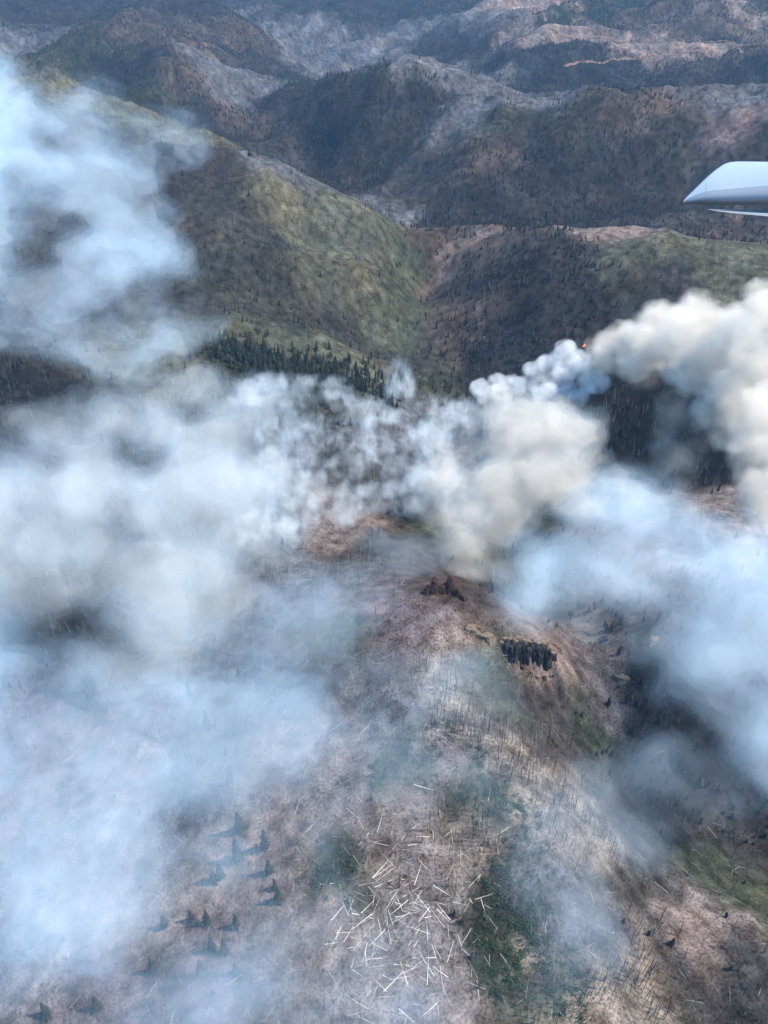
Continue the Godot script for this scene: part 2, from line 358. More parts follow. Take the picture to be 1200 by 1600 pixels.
func bare_trunk(r: RandomNumberGenerator) -> ArrayMesh:      # standing dead trunk, height 1
	var st := begin(); var lean := Vector3(r.randf_range(-0.05, 0.05), 0, r.randf_range(-0.05, 0.05))
	limb(st, Vector3(0, -0.04, 0), Vector3(0, 0.55, 0) + lean * 0.5, 0.010, 0.0075, 4); limb(st, Vector3(0, 0.55, 0) + lean * 0.5, Vector3(0, 1, 0) + lean, 0.0075, 0.002, 4)
	for k in 5:
		var y := r.randf_range(0.35, 0.9); var a := r.randf() * TAU; var l := r.randf_range(0.04, 0.11) * (1.2 - y)
		limb(st, Vector3(0, y, 0) + lean * y, Vector3(cos(a) * l, y + r.randf_range(-0.02, 0.04), sin(a) * l) + lean * y, 0.005, 0.002, 3)
	return done(st)

func fallen_trunk(r: RandomNumberGenerator) -> ArrayMesh:     # lying along x, length 1
	var st := begin(); var bend := Vector3(0, 0, r.randf_range(-0.02, 0.02))
	limb(st, Vector3(-0.5, 0, 0), bend, 0.0125, 0.010, 5); limb(st, bend, Vector3(0.5, r.randf_range(0.0, 0.02), 0), 0.010, 0.004, 5)
	for k in 4:
		var x := r.randf_range(-0.1, 0.42); var l := r.randf_range(0.03, 0.07)
		limb(st, Vector3(x, 0, 0), Vector3(x + l * 0.6, r.randf_range(0, l), l * (1 if r.randf() < 0.5 else -1)), 0.006, 0.002, 3)
	for k in 3:      # torn roots at the butt end
		limb(st, Vector3(-0.49, 0, 0), Vector3(-0.52, r.randf_range(-0.04, 0.05), r.randf_range(-0.05, 0.05)), 0.010, 0.003, 3)
	return done(st)

func leaf_clump(r: RandomNumberGenerator, n: int) -> ArrayMesh:       # shrub of radius 1: sprays of small leaf faces
	var st := begin()
	for k in n:
		var p := Vector3(r.randfn(), absf(r.randfn()) * 0.9, r.randfn()).normalized() * pow(r.randf(), 0.4) * Vector3(1, 0.75, 1)
		p *= 1.0 + 0.35 * sin(5.0 * atan2(p.z, p.x) + n)
		var a := Vector3(r.randfn(), r.randfn(), r.randfn()).normalized() * 0.2; var b := a.cross(Vector3(r.randfn(), r.randfn(), r.randfn())).normalized() * 0.17
		tri(st, p - a, p + b, p + a); tri(st, p - a, p - b * 0.6, p + b)
	return done(st)

func plain(called: String, c: Color, tinted := true) -> StandardMaterial3D:
	var m := StandardMaterial3D.new(); m.resource_name = called; m.albedo_color = lin(c.r, c.g, c.b); m.roughness = 0.95; m.metallic_specular = 0.15; m.vertex_color_use_as_albedo = tinted
	return m

func seen_at(p: Vector3) -> Vector3:      # picture x, picture y, depth
	var q := (p - EYE).rotated(Vector3.RIGHT, deg_to_rad(-PITCH)); var f := 800.0 / tan(deg_to_rad(FOV / 2.0))
	return Vector3(600.0 + q.x / -q.z * f, 800.0 - q.y / -q.z * f, -q.z) if q.z < -1.0 else Vector3(-9999, -9999, -1)

func in_sight(p: Vector3) -> bool:
	var s := seen_at(p)
	return s.x > -10 and s.x < 1210 and s.y > -10 and s.y < 1610 and (on_ground(s.x, s.y) - EYE).length() > (p - EYE).length() * 0.97 - 6.0

const KINDS := ["conifer", "snag", "log", "shrub"]
var placed := {"conifer": [], "snag": [], "log": [], "shrub": []}     # rows of [Transform3D, colour, size over distance]

func put_plant(kind: String, x: float, z: float, size: float, c: Color) -> void:
	var y := ground(x, z); var b := Basis(Vector3.UP, rng.randf() * TAU)
	if kind == "conifer": b = b.scaled_local(Vector3(size * rng.randf_range(0.85, 1.2), size, size * rng.randf_range(0.85, 1.2)))
	elif kind == "snag": b = Basis.from_euler(Vector3(rng.randfn() * 0.05, rng.randf() * TAU, rng.randfn() * 0.05)).scaled_local(Vector3(size * 1.15, size, size * 1.15))
	elif kind == "log":
		var d := Vector3(cos(b.get_euler().y), 0, -sin(b.get_euler().y)) * size * 0.45
		var rise := ground(x + d.x, z + d.z) - ground(x - d.x, z - d.z)
		b = (Basis(Vector3.UP, b.get_euler().y) * Basis(Vector3(0, 0, 1), atan2(rise, size * 0.9))).scaled_local(Vector3(size, size * rng.randf_range(0.9, 1.3), size * rng.randf_range(0.9, 1.3)))
		y = (ground(x + d.x, z + d.z) + ground(x - d.x, z - d.z)) / 2.0 + size * 0.012
	else: b = b.scaled_local(Vector3(size, size * rng.randf_range(0.7, 1.0), size))
	var p := Vector3(x, y, z)
	placed[kind].append([Transform3D(b, p), c, size / p.distance_to(EYE)])

func scatter() -> void:
	rng.seed = 77
	var clump := noise(41, 26.0, 3, 0.5); var glade := noise(42, 120.0, 3, 0.5)
	for j in range(0, V - 1):
		var z := z_of((j + 0.5) / (V - 1)); var dz := z_of(float(j) / (V - 1)) - z_of((j + 1.0) / (V - 1)); var hw := half_of(z)
		if z > -60.0 or z < -4600.0: continue
		for i in U - 1:
			var x := (2.0 * (i + 0.5) / (U - 1) - 1.0) * hw
			var s := seen_at(Vector3(x, ground_y[j * U + i], z))
			if s.x < -90 or s.x > 1290 or s.y < -60 or s.y > 1680: continue
			var area := 2.0 * hw / (U - 1) * dz / 1000.0
			var cl := clampf(1.0 + 2.8 * clump.get_noise_2d(x, z) + 1.4 * glade.get_noise_2d(x, z), 0.0, 3.0)
			for k in 4:
				var far := clampf((2600.0 + z) / 1600.0, 0.25, 1.0) if k == 1 else clampf((1000.0 + z) / 500.0, 0.06, 1.0) if k == 2 else 1.0
				var e := cover(x, z, 3 + k) * area * (lerpf(1.0, cl, 0.85) if k != 2 else 1.0 + 0.8 * glade.get_noise_2d(z, x)) * far
				var n := int(e + rng.randf())
				for q in n:
					var px := x + rng.randf_range(-0.5, 0.5) * 2.0 * hw / (U - 1); var pz := z + rng.randf_range(-0.5, 0.5) * dz
					var r := cover(px, pz, 0); var g := cover(px, pz, 1)
					var green := clampf((g / r - 0.86) / 0.28, 0.0, 1.0); var f := exp(rng.randfn() * 0.42)
					match k:
						0: put_plant("conifer", px, pz, rng.randf_range(3.6, 8.4) * (1.4 if rng.randf() < 0.22 else 1.0), Color(lerpf(0.016, 0.021, green) * f, lerpf(0.0145, 0.029, green) * f, lerpf(0.0145, 0.015, green) * f))
						1: put_plant("snag", px, pz, rng.randf_range(8.0, 18.0), Color(0.036, 0.032, 0.030) * (rng.randf_range(2.4, 4.0) if rng.randf() < 0.5 and z > -900.0 else rng.randf_range(0.3, 1.3)))
						2: put_plant("log", px, pz, lerpf(2.2, 10.0, pow(rng.randf(), 2.5)), Color(0.17, 0.155, 0.14) * rng.randf_range(0.3, 1.4))
						3: put_plant("shrub", px, pz, rng.randf_range(0.5, 1.5), Color(lerpf(0.035, 0.034, green) * f, lerpf(0.03, 0.054, green) * f, lerpf(0.022, 0.026, green) * f))
	# scattered dark conifers that stand singly on the slope under the near haze
	for a in [[415, 1318, 15], [421, 1355, 11], [375, 1290, 15], [372, 1335, 17], [385, 1137, 12], [365, 1140, 12], [373, 1136, 13], [390, 1128, 11], [325, 1130, 14], [282, 1055, 11], [297, 1078, 11], [436, 1400, 11], [352, 1480, 11], [333, 1478, 12], [316, 1515, 13], [370, 1515, 11], [325, 1435, 12], [258, 1440, 10], [240, 1510, 12], [370, 1440, 10], [430, 1380, 8], [155, 1570, 13], [75, 1580, 13], [345, 1365, 13], [335, 1370, 11], [300, 1430, 9], [360, 1215, 11]]:
		var p := on_ground(a[0], a[1] + 8)
		put_plant("conifer", p.x, p.z, a[2] * 1.4, Color(0.014, 0.017, 0.014))
	for a in [[545, 985, 9], [530, 990, 7], [525, 1358, 9], [515, 1365, 7], [800, 1490, 14], [820, 1500, 10], [780, 1510, 9], [840, 1470, 7], [880, 1540, 11], [890, 1530, 8], [790, 1440, 10], [810, 1410, 8], [780, 1390, 8], [740, 1240, 7], [775, 1245, 6], [800, 1262, 6], [825, 1275, 6], [625, 1190, 8], [590, 1215, 6], [660, 1190, 5], [750, 1185, 5], [850, 1345, 8], [690, 1140, 6], [800, 1340, 8]]:
		for q in a[2] * 3:      # thickets of green brush
			var p := on_ground(a[0], a[1])
			put_plant("shrub", p.x + rng.randfn() * a[2] * 0.9, p.z + rng.randfn() * a[2] * 0.9, rng.randf_range(1.2, 3.2), Color(0.022, 0.036, 0.021) * rng.randf_range(0.7, 1.3))
	# the jumble of long bleached trunks on the near slope
	for q in 330:
		var p := on_ground(rng.randfn() * 66.0 + 625.0, rng.randfn() * 84.0 + 1425.0)
		put_plant("log", p.x, p.z, lerpf(4.0, 12.5, pow(rng.randf(), 1.5)), Color(0.40, 0.365, 0.31) * lerpf(0.2, 1.2, pow(rng.randf(), 1.3)))
	for q in 110:
		var p := on_ground(rng.randfn() * 130.0 + 590.0, rng.randfn() * 170.0 + 1260.0)
		put_plant("log", p.x, p.z, rng.randf_range(4.0, 9.0), Color(0.22, 0.2, 0.175) * rng.randf_range(0.4, 1.3))
	# the strip of taller conifers along the edge of the burning valley
	for q in 420:
		var t := rng.randf(); var p := on_ground(lerpf(335.0, 625.0, t) + rng.randfn() * 10.0, lerpf(548.0, 612.0, t) + rng.randfn() * (10.0 + 8.0 * t))
		put_plant("conifer", p.x, p.z, rng.randf_range(8.0, 15.0), Color(0.015, 0.019, 0.012) * rng.randf_range(0.7, 1.4))

func region(s: Vector3) -> String:
	if s.y > 880:
		if s.x > 930 and s.y < 1290: return "in the shaded gully"
		if s.x > 930: return "on the lower right brown slope"
		if s.x < 470: return "under the near blue haze"
		if s.y < 1060: return "by the rock outcrop"
		if s.x > 700 and s.y < 1370: return "on the pale ridge"
		if s.x > 720: return "by the green thickets"
		if s.y > 1350: return "in the white log jumble"
		return "on the tan slope"
	if s.y > 560: return "in the burning valley"
	return "on the olive hill left of the creek" if s.x < 640 else "on the dark hill right of the creek"

func look(row: Array, kind: String) -> String:      # how one plant or trunk looks and where it is
	var t: Transform3D = row[0]; var c: Color = row[1]; var size := t.basis.y.length() if kind != "log" else t.basis.x.length()
	var where := region(seen_at(t.origin))
	match kind:
		"conifer":
			return ("tall " if size > 13.0 else "small " if size < 8.0 else "middling ") + ("blackish" if c.g < 0.016 else "dark green") + " conifer standing " + where
		"snag":
			return ("tall " if size > 14.5 else "short " if size < 11.0 else "middling ") + ("pale" if c.g > 0.06 else "dark" if c.g < 0.022 else "grey") + " bare dead trunk standing " + where
		"log":
			var a := seen_at(t.origin - t.basis.x * 0.5); var b := seen_at(t.origin + t.basis.x * 0.5)
			var turn := fposmod(rad_to_deg(atan2(a.y - b.y, b.x - a.x)), 180.0)
			return ("long " if size > 10.0 else "short " if size < 7.0 else "middling ") + ("white" if c.g > 0.27 else "grey" if c.g < 0.16 else "pale") + " fallen trunk " + ("lying level " if turn < 22.0 or turn > 158.0 else "leaning right " if turn < 68.0 else "pointing uphill " if turn < 112.0 else "leaning left ") + where
	return ("broad " if size > 2.3 else "small " if size < 1.5 else "middling ") + ("brown" if c.g < c.r * 1.05 else "deep green" if c.g < 0.036 else "light green") + " leafy shrub growing " + where

func build_plants() -> void:
	var r := RandomNumberGenerator.new(); r.seed = 5
	var near_crowns := []; var far_crowns := []; var trunks := []; var logs := []; var clumps := []
	for k in 3:
		near_crowns.append(conifer_crown(r, 8, 8, 0.95)); trunks.append(bare_trunk(r)); logs.append(fallen_trunk(r)); clumps.append(leaf_clump(r, 46))
	for k in 4: far_crowns.append(conifer_crown(r, 4, 5, 1.1))
	var st := begin(); limb(st, Vector3(0, -0.06, 0), Vector3(0, 0.6, 0), 0.018, 0.008, 5); var stem := done(st)
	var white := plain("weathered", Color(1, 1, 1)); white.roughness = 0.9
	var bark := plain("charred_bark", Color(0.02, 0.017, 0.015), false)
	var meshes := {"conifer": far_crowns, "snag": trunks, "log": logs, "shrub": clumps}
	var called := {"conifer": "conifer_tree", "snag": "dead_tree", "log": "fallen_trunk", "shrub": "shrub"}
	var group := {"conifer": "conifers standing nearest", "snag": "dead trunks standing nearest", "log": "fallen trunks lying nearest", "shrub": "shrubs growing nearest"}
	for kind in KINDS:
		var rows: Array = placed[kind]
		rows.sort_custom(func(a, b): return a[2] > b[2])
		var own := 0; var rest := [[], [], [], []]; var shade := {}
		for row in rows:
			var t: Transform3D = row[0]
			if own < 300 and in_sight(t.origin):
				own += 1
				var c: Color = row[1]; var key := "%d_%d" % [int(log(c.g) * 4.0), int(c.r / c.g * 6.0)]
				if not shade.has(key): shade[key] = plain({"conifer": "needles", "snag": "grey_wood", "log": "bleached_wood", "shrub": "leaves"}[kind], c, false)
				var label := look(row, kind)
				var o: Node3D
				if kind == "conifer":
					o = Node3D.new(); o.name = numbered(called[kind]); add_child(o); o.transform = t
					thing_mesh("crown", near_crowns[own % 3], shade[key], o); thing_mesh("trunk", stem, bark, o)
				else:
					o = thing_mesh(called[kind], meshes[kind][own % 3], shade[key], self); o.transform = t
				tag(o, label, {"conifer": "tree", "snag": "dead tree", "log": "log", "shrub": "shrub"}[kind], group[kind] + ": " + label)
			else: rest[rng.randi() % meshes[kind].size()].append(row)
		for k in meshes[kind].size():
			stuff({"conifer": "forest", "snag": "dead_forest", "log": "fallen_timber", "shrub": "undergrowth"}[kind], meshes[kind][k], white, rest[k], {"conifer": "dark conifer forest spread over the hills", "snag": "grey standing dead forest on the burnt slopes", "log": "fallen grey timber strewn over the slopes", "shrub": "low brush scattered over the burnt slopes"}[kind], {"conifer": "forest", "snag": "dead forest", "log": "timber", "shrub": "brush"}[kind])
		print(kind, " ", rows.size())

# ---------------------------------------------------------------- rock, road, aircraft
func lumpy(n: FastNoiseLite, at: Vector3, size: Vector3, rough: float, top := 0.35) -> ArrayMesh:   # a craggy pinnacle standing on its base
	var st := begin(); var rings := 16; var seg := 22; var grid := []
	for i in rings + 1:
		var row := []; var h := float(i) / rings
		for k in seg:
			var a := TAU * k / seg; var rr := lerpf(1.0, top, pow(h, 0.8)) * (1.0 if i < rings else 0.25)
			var p := Vector3(cos(a) * rr * size.x, h * size.y, sin(a) * rr * size.z)
			var q := p + at
			p *= Vector3(1, 1, 1) + Vector3(1, 0.35, 1) * (n.get_noise_3dv(q * Vector3(1, 0.45, 1)) * rough)
			row.append(p)
		grid.append(row)
	for i in rings:
		for k in seg:
			var a: Vector3 = grid[i][k]; var b: Vector3 = grid[i][(k + 1) % seg]; var c: Vector3 = grid[i + 1][k]; var d: Vector3 = grid[i + 1][(k + 1) % seg]
			tri(st, a, c, b); tri(st, b, c, d)
	for k in seg: tri(st, grid[rings][k], Vector3(0, size.y, 0), grid[rings][(k + 1) % seg])
	return done(st)

func rock_material(c: Color, sd: int) -> StandardMaterial3D:
	var m := plain("rock", Color(1, 1, 1), false); m.albedo_color = lin(c.r, c.g, c.b)
	m.albedo_texture = soil_texture(sd, 0.02, Color(0.5, 0.46, 0.44), Color(0.85, 0.83, 0.8), Color(1, 1, 1)); m.uv1_triplanar = true; m.uv1_world_triplanar = true; m.uv1_scale = Vector3.ONE / 24.0
	return m

func build_rocks() -> void:
	var n := noise(51, 7.0, 4, 0.6)
	var dark := rock_material(Color(0.040, 0.023, 0.019), 52); var tan_rock := rock_material(Color(0.12, 0.092, 0.07), 53); var slate := rock_material(Color(0.028, 0.025, 0.026), 54)
	var o := Node3D.new(); o.name = "rock_outcrop"; add_child(o); var p := on_ground(690, 926); o.position = p
	tag(o, "dark reddish rock outcrop with two pinnacles on the end of the spur", "rock")
	for a in [[-5.0, 0.5, 4.8, 11.5, 4.2], [5.2, -0.5, 5.6, 14.0, 5.0], [0.5, 0.0, 9.0, 7.0, 5.6], [-10.5, 1.0, 4.4, 6.0, 4.0], [11.0, 3.0, 4.0, 6.0, 4.0], [15.0, 7.0, 4.0, 4.0, 4.0]]:
		var q := thing_mesh("pinnacle" if a[3] > 8.0 else "ledge", lumpy(n, Vector3(a[0] * 9.0, 0, a[1]), Vector3(a[2], a[3] + 3.0, a[4]), 0.75), dark, o)
		q.position = Vector3(a[0], ground(p.x + a[0], p.z + a[1]) - p.y - 3.0, a[1])
	# dark cliff under a tan ledge
	var cl := Node3D.new(); cl.name = "cliff"; add_child(cl); var mid := Vector3(CLIFF.x, ground(CLIFF.x, CLIFF.y), CLIFF.y); cl.position = mid
	tag(cl, "dark cliff face under a tan ledge below the rock outcrop", "cliff")
	for k in 21:
		var t := (k - 10) * 1.75; var p2 := CLIFF + CLIFF_RUN * t + Vector2(-CLIFF_RUN.y, CLIFF_RUN.x) * (1.2 + sin(k * 1.9) * 0.6 - 1.5 * sin(t * 0.7))
		var top := ground(p2.x - 1.2, p2.y - 3.5); var foot := ground(p2.x - 1.6, p2.y + 4.5)
		var q := thing_mesh("rock_face", lumpy(n, Vector3(k * 31.0, 0, 9), Vector3(2.4 + 1.1 * sin(k * 2.9), top - foot + 3.5 + 1.2 * sin(k * 2.1), 2.9 + sin(k * 4.3)), 0.7, 0.8), slate, cl)
		q.position = Vector3(p2.x, foot - 3.0, p2.y) - mid
	for k in 16:      # rubble at the foot
		var p2 := CLIFF + CLIFF_RUN * ((k - 8) * 2.4 + sin(k * 5.0)) + Vector2(-CLIFF_RUN.y, CLIFF_RUN.x) * (8.0 + 3.5 * sin(k * 2.7))
		var q := thing_mesh("boulder", lumpy(n, Vector3(k * 13.0, 70, 3), Vector3(1.3, 1.8, 1.2) * (1.0 + 0.5 * sin(k * 3.3)), 0.7, 0.6), slate if k % 3 == 0 else tan_rock, cl)
		q.position = Vector3(p2.x, ground(p2.x, p2.y) - 0.8, p2.y) - mid
	for k in 13:
		var t := (k - 6) * 3.2; var p2 := CLIFF + CLIFF_RUN * t + Vector2(-CLIFF_RUN.y, CLIFF_RUN.x) * (-3.0 + sin(k * 2.3) - 1.5 * sin(t * 0.7))
		var q := thing_mesh("ledge", lumpy(n, Vector3(k * 17.0, 40, 3), Vector3(3.0, 3.0, 2.2), 0.7, 0.6), tan_rock, cl)
		q.position = Vector3(p2.x, ground(p2.x, p2.y) - 1.9, p2.y) - mid
	for a in [[735, 985, "small tan crag on the spur between outcrop and cliff"], [762, 996, "low tan crag just left of the cliff ledge"], [1020, 1000, "pale crag in the thin smoke right of the cliff"], [970, 1060, "tan ledge of rock above the shaded gully"], [1040, 790, "tan ledge showing through the gap in the smoke"]]:
		var s := on_ground(a[0], a[1])
		var q := thing_mesh("crag", lumpy(n, s * 0.7, Vector3(7.0, 6.0, 4.0), 0.8, 0.6), tan_rock, self)
		q.position = s + Vector3(0, -3.0, 0); tag(q, a[2], "rock", "tan crags")

func build_road(line: Array, width: float, label: String) -> void:
	var pts := PackedVector3Array()
	for a in line: pts.append(on_ground(a[0], a[1]))
	var c := Curve3D.new(); c.bake_interval = 12.0
	for k in pts.size():
		var t := (pts[mini(k + 1, pts.size() - 1)] - pts[maxi(k - 1, 0)]) / 6.0
		c.add_point(pts[k], -t, t)
	var st := begin(); var b := c.get_baked_points()
	for k in b.size() - 1:
		var s := (b[k + 1] - b[k]).cross(Vector3.UP).normalized() * width / 2.0; var s2 := (b[mini(k + 2, b.size() - 1)] - b[k]).cross(Vector3.UP).normalized() * width / 2.0
		var q := [b[k] - s, b[k] + s, b[k + 1] - s2, b[k + 1] + s2]
		for i in 4: q[i].y = ground(q[i].x, q[i].z) + 1.2
		tri(st, q[0], q[2], q[1]); tri(st, q[1], q[2], q[3])
	var o := thing_mesh("dirt_road", done(st), rock_material(Color(0.12, 0.08, 0.062), 56), self)
	o.set_meta("kind", "structure"); o.set_meta("label", label)

func build_wing() -> void:
	# stations along the span from the tip inboard: picture x, then picture y of the far edge, of the near shoulder and of the nose's lower edge
	var stations := [[1067.5, 315, 316, 317], [1070, 311, 314, 319.5], [1076, 305, 310, 321], [1086, 295.5, 305, 321.5], [1100, 282, 300, 322], [1116, 268, 297, 322.5], [1130, 257.5, 296, 323], [1140, 254, 295, 323], [1152, 253, 294, 323.5], [1175, 253.5, 292, 324], [1205, 254.5, 289.5, 325], [1260, 257, 285, 326], [1330, 260, 280, 327]]
	var o := Node3D.new(); o.name = "wing_tip"; add_child(o); o.position = EYE + along(1200, 300) * 5.2
	tag(o, "white aircraft wing tip with rounded near edge entering at the right", "wing tip")
	var top := begin(); var nose := begin(); var under := begin(); var rings := []
	for a in stations:
		var near: Vector3 = EYE + along(a[0], a[2]) * 5.2; var d := along(a[0], a[1]); var far: Vector3 = EYE + d * ((near.y - 0.012 - EYE.y) / d.y)
		var low: Vector3 = EYE + along(a[0], a[3]) * 5.2; low.z = near.z - 0.01; var h: float = near.y - low.y
		var up := []; var arc := []
		for k in 9:
			var t := k / 8.0; up.append(far.lerp(near, t) + Vector3(0, 0.03 * minf(1.0, (near - far).length() * 2.0) * pow(sin(PI * pow(t, 0.8)), 0.7), 0) - o.position)
		for k in 9:
			var t := k / 8.0; arc.append(near.lerp(low, t) + Vector3(0, 0, sin(PI * t) * h * 0.5) - o.position)
		rings.append([up, arc, [low - o.position, far + Vector3(0, -0.006, 0) - o.position]])
	for i in rings.size() - 1:
		for part in 3:
			var w: SurfaceTool = [top, nose, under][part]
			for k in rings[i][part].size() - 1:
				var a: Vector3 = rings[i][part][k]; var b: Vector3 = rings[i][part][k + 1]; var c: Vector3 = rings[i + 1][part][k]; var d: Vector3 = rings[i + 1][part][k + 1]
				w.set_smooth_group(0); tri(w, a, c, b); tri(w, b, c, d)
	var paint := plain("white_paint", Color(0.12, 0.13, 0.14), false); paint.roughness = 0.4; paint.metallic_specular = 0.5
	for w in [top, nose, under]: w.index(); w.generate_normals()
	thing_mesh("upper_skin", top.commit(), paint, o); thing_mesh("leading_edge", nose.commit(), paint, o); thing_mesh("lower_skin", under.commit(), paint, o)
	var trim := begin(); var lens := []
	for a in [[1106, 326.5, 327.2], [1125, 326.5, 330.5], [1150, 327, 333.5], [1200, 328, 338], [1330, 331, 347]]:
		lens.append([EYE + along(a[0], a[1]) * 5.24 - o.position, EYE + along(a[0], (a[1] + a[2]) / 2.0) * 5.2 - o.position, EYE + along(a[0], a[2]) * 5.0 - o.position])
	for i in lens.size() - 1:
		for k in 2: tri(trim, lens[i][k], lens[i + 1][k], lens[i][k + 1]); tri(trim, lens[i][k + 1], lens[i + 1][k], lens[i + 1][k + 1])
	thing_mesh("trim_strip", done(trim), paint, o)
	var seam := begin()
	for k in range(0, 8): limb(seam, rings[4][0][k] + Vector3(0.01, 0.001, 0), rings[4][0][k + 1] + Vector3(0.01, 0.001, 0), 0.003, 0.003, 4)
	thing_mesh("panel_seam", done(seam), plain("sealant", Color(0.06, 0.06, 0.06), false), o)

func build_flame() -> void:
	var o := Node3D.new(); o.name = "flame"; add_child(o); o.position = on_ground(913, 540)
	tag(o, "small orange flame at the head of the smoke column", "flame")
	var m := plain("fire", Color(0.8, 0.25, 0.06), false); m.emission_enabled = true; m.emission = Color(1.0, 0.30, 0.16); m.emission_energy_multiplier = 0.16
	var n := noise(57, 3.0, 2)
	for a in [[0.0, 0.0, 1.3, 4.0], [2.2, 1.0, 1.0, 2.8], [-1.8, 0.6, 0.8, 2.2]]:
		var q := thing_mesh("flame_tongue", lumpy(n, Vector3(a[0], 0, 0), Vector3(a[2], a[3], a[2]), 0.5, 0.1), m, o)
		q.position = Vector3(a[0], ground(o.position.x + a[0], o.position.z + a[1]) - o.position.y - 0.5, a[1])

# ---------------------------------------------------------------- smoke
# A plume is a field of overlapping puffs roughened by turbulence; each layer is the closed skin of one thickness of it, filled with thin fog.
func plume(called: String, label: String, puffs: Array, cell: float, wave: float, rough: float, billow: float, layers: Array, sd: int, gain := 0.55, stretch := Vector3.ONE, fall := 1.6) -> void:
	var f := 800.0 / tan(deg_to_rad(FOV / 2.0))
	var at := PackedVector3Array(); var rad := PackedVector3Array(); var lo := Vector3(1e9, 1e9, 1e9); var hi := -lo
	var r := RandomNumberGenerator.new(); r.seed = sd; var power := PackedFloat32Array()
	var reach: float = 1.0 + (rough * 0.72 - layers[0][0]) / fall
	for a in puffs:
		var c: Vector3 = EYE + along(a[0], a[1]) * a[2]; var k: float = a[2] / f
		var q := Vector3(a[3] * k, a[4] * k, a[4] * k * 1.1)
		for j in 12:      # each puff is a loose heap of smaller ones
			var off := Vector3(r.randfn(), r.randfn(), r.randfn()) * 0.36; off = off.limit_length(0.8)
			var c2 := c + off * q; var q2 := q * r.randf_range(0.42, 0.72)
			at.append(c2); rad.append(q2); power.append(a[5] * r.randf_range(0.75, 1.1) * (1.0 - 0.35 * off.length())); lo = lo.min(c2 - q2 * reach); hi = hi.max(c2 + q2 * reach)
	lo -= Vector3.ONE * cell * 2.0; hi += Vector3.ONE * cell * 2.0
	var nx := int((hi.x - lo.x) / cell) + 2; var ny := int((hi.y - lo.y) / cell) + 2; var nz := int((hi.z - lo.z) / cell) + 2
	var sy := nx; var sz := nx * ny
	var val := PackedFloat32Array(); val.resize(nx * ny * nz); val.fill(-9.0)
	for k in at.size():
		var c := (at[k] - lo) / cell; var q := rad[k] / cell; var s := power[k]
		for z in range(maxi(1, int(c.z - q.z * reach)), mini(nz - 2, int(c.z + q.z * reach) + 1) + 1):
			for y in range(maxi(1, int(c.y - q.y * reach)), mini(ny - 2, int(c.y + q.y * reach) + 1) + 1):
				var e := Vector2((z - c.z) / q.z, (y - c.y) / q.y).length_squared(); var b := y * sy + z * sz
				if e > reach * reach: continue
				for x in range(maxi(1, int(c.x - q.x * reach)), mini(nx - 2, int(c.x + q.x * reach) + 1) + 1):
					var dx := (x - c.x) / q.x
					var v := 1.0 - sqrt(e + dx * dx)
					v *= s if v > 0.0 else fall
					if v > val[b + x]: val[b + x] = v
	var n := noise(sd, wave, 5, gain); n.domain_warp_enabled = true; n.domain_warp_amplitude = wave * 0.6; n.domain_warp_frequency = 1.3 / wave; n.domain_warp_fractal_type = FastNoiseLite.DOMAIN_WARP_FRACTAL_NONE
	var cells := FastNoiseLite.new(); cells.seed = sd + 1; cells.noise_type = FastNoiseLite.TYPE_CELLULAR; cells.cellular_return_type = FastNoiseLite.RETURN_DISTANCE; cells.frequency = 1.7 / wave; cells.fractal_type = FastNoiseLite.FRACTAL_FBM; cells.fractal_octaves = 3; cells.fractal_gain = 0.5
	var skin := -rough * 0.8 - 0.5
	for z in nz:
		for y in ny:
			for x in nx:
				var b := x + y * sy + z * sz
				if val[b] > skin:
					var p := (lo + Vector3(x, y, z) * cell) / stretch
					var t := n.get_noise_3dv(p) * rough
					if billow > 0.0: t -= (cells.get_noise_3dv(p) + 0.45) * billow
					val[b] += t
	var least: float = layers[0][0]
	var co := PackedInt32Array([0, 1, sy, 1 + sy, sz, sz + 1, sz + sy, sz + 1 + sy])
	var live := PackedInt32Array(); var mins := PackedFloat32Array(); var maxs := PackedFloat32Array()
	for z in nz - 1:
		for y in ny - 1:
			for x in nx - 1:
				var b := x + y * sy + z * sz
				if val[b] == -9.0 and val[b + 1] == -9.0 and val[b + sy] == -9.0 and val[b + sy + 1] == -9.0 and val[b + sz] == -9.0 and val[b + sz + 1] == -9.0 and val[b + sz + sy] == -9.0 and val[b + sz + sy + 1] == -9.0: continue
				var mn := val[b]; var mx := mn
				for k in 7:
					var v := val[b + co[k + 1]]
					mn = minf(mn, v); mx = maxf(mx, v)
				if mx > least and mn < layers[-1][0]: live.append(b); mins.append(mn); maxs.append(mx)
	var root := Node3D.new(); root.name = numbered(called); add_child(root); tag(root, label, "smoke", "", "stuff")
	for l in layers:
		var m := skin_of(val, live, mins, maxs, lo, cell, l[0], nx, sy, sz)
		if m == null: continue
		var fog := FogMaterial.new(); fog.resource_name = "smoke"; fog.density = l[1]; fog.albedo = lin(l[2].r, l[2].g, l[2].b); fog.edge_fade = 0.0
		thing_mesh("smoke_layer", m, fog, root)
	print(called, " cells ", nx * ny * nz, " live ", live.size())

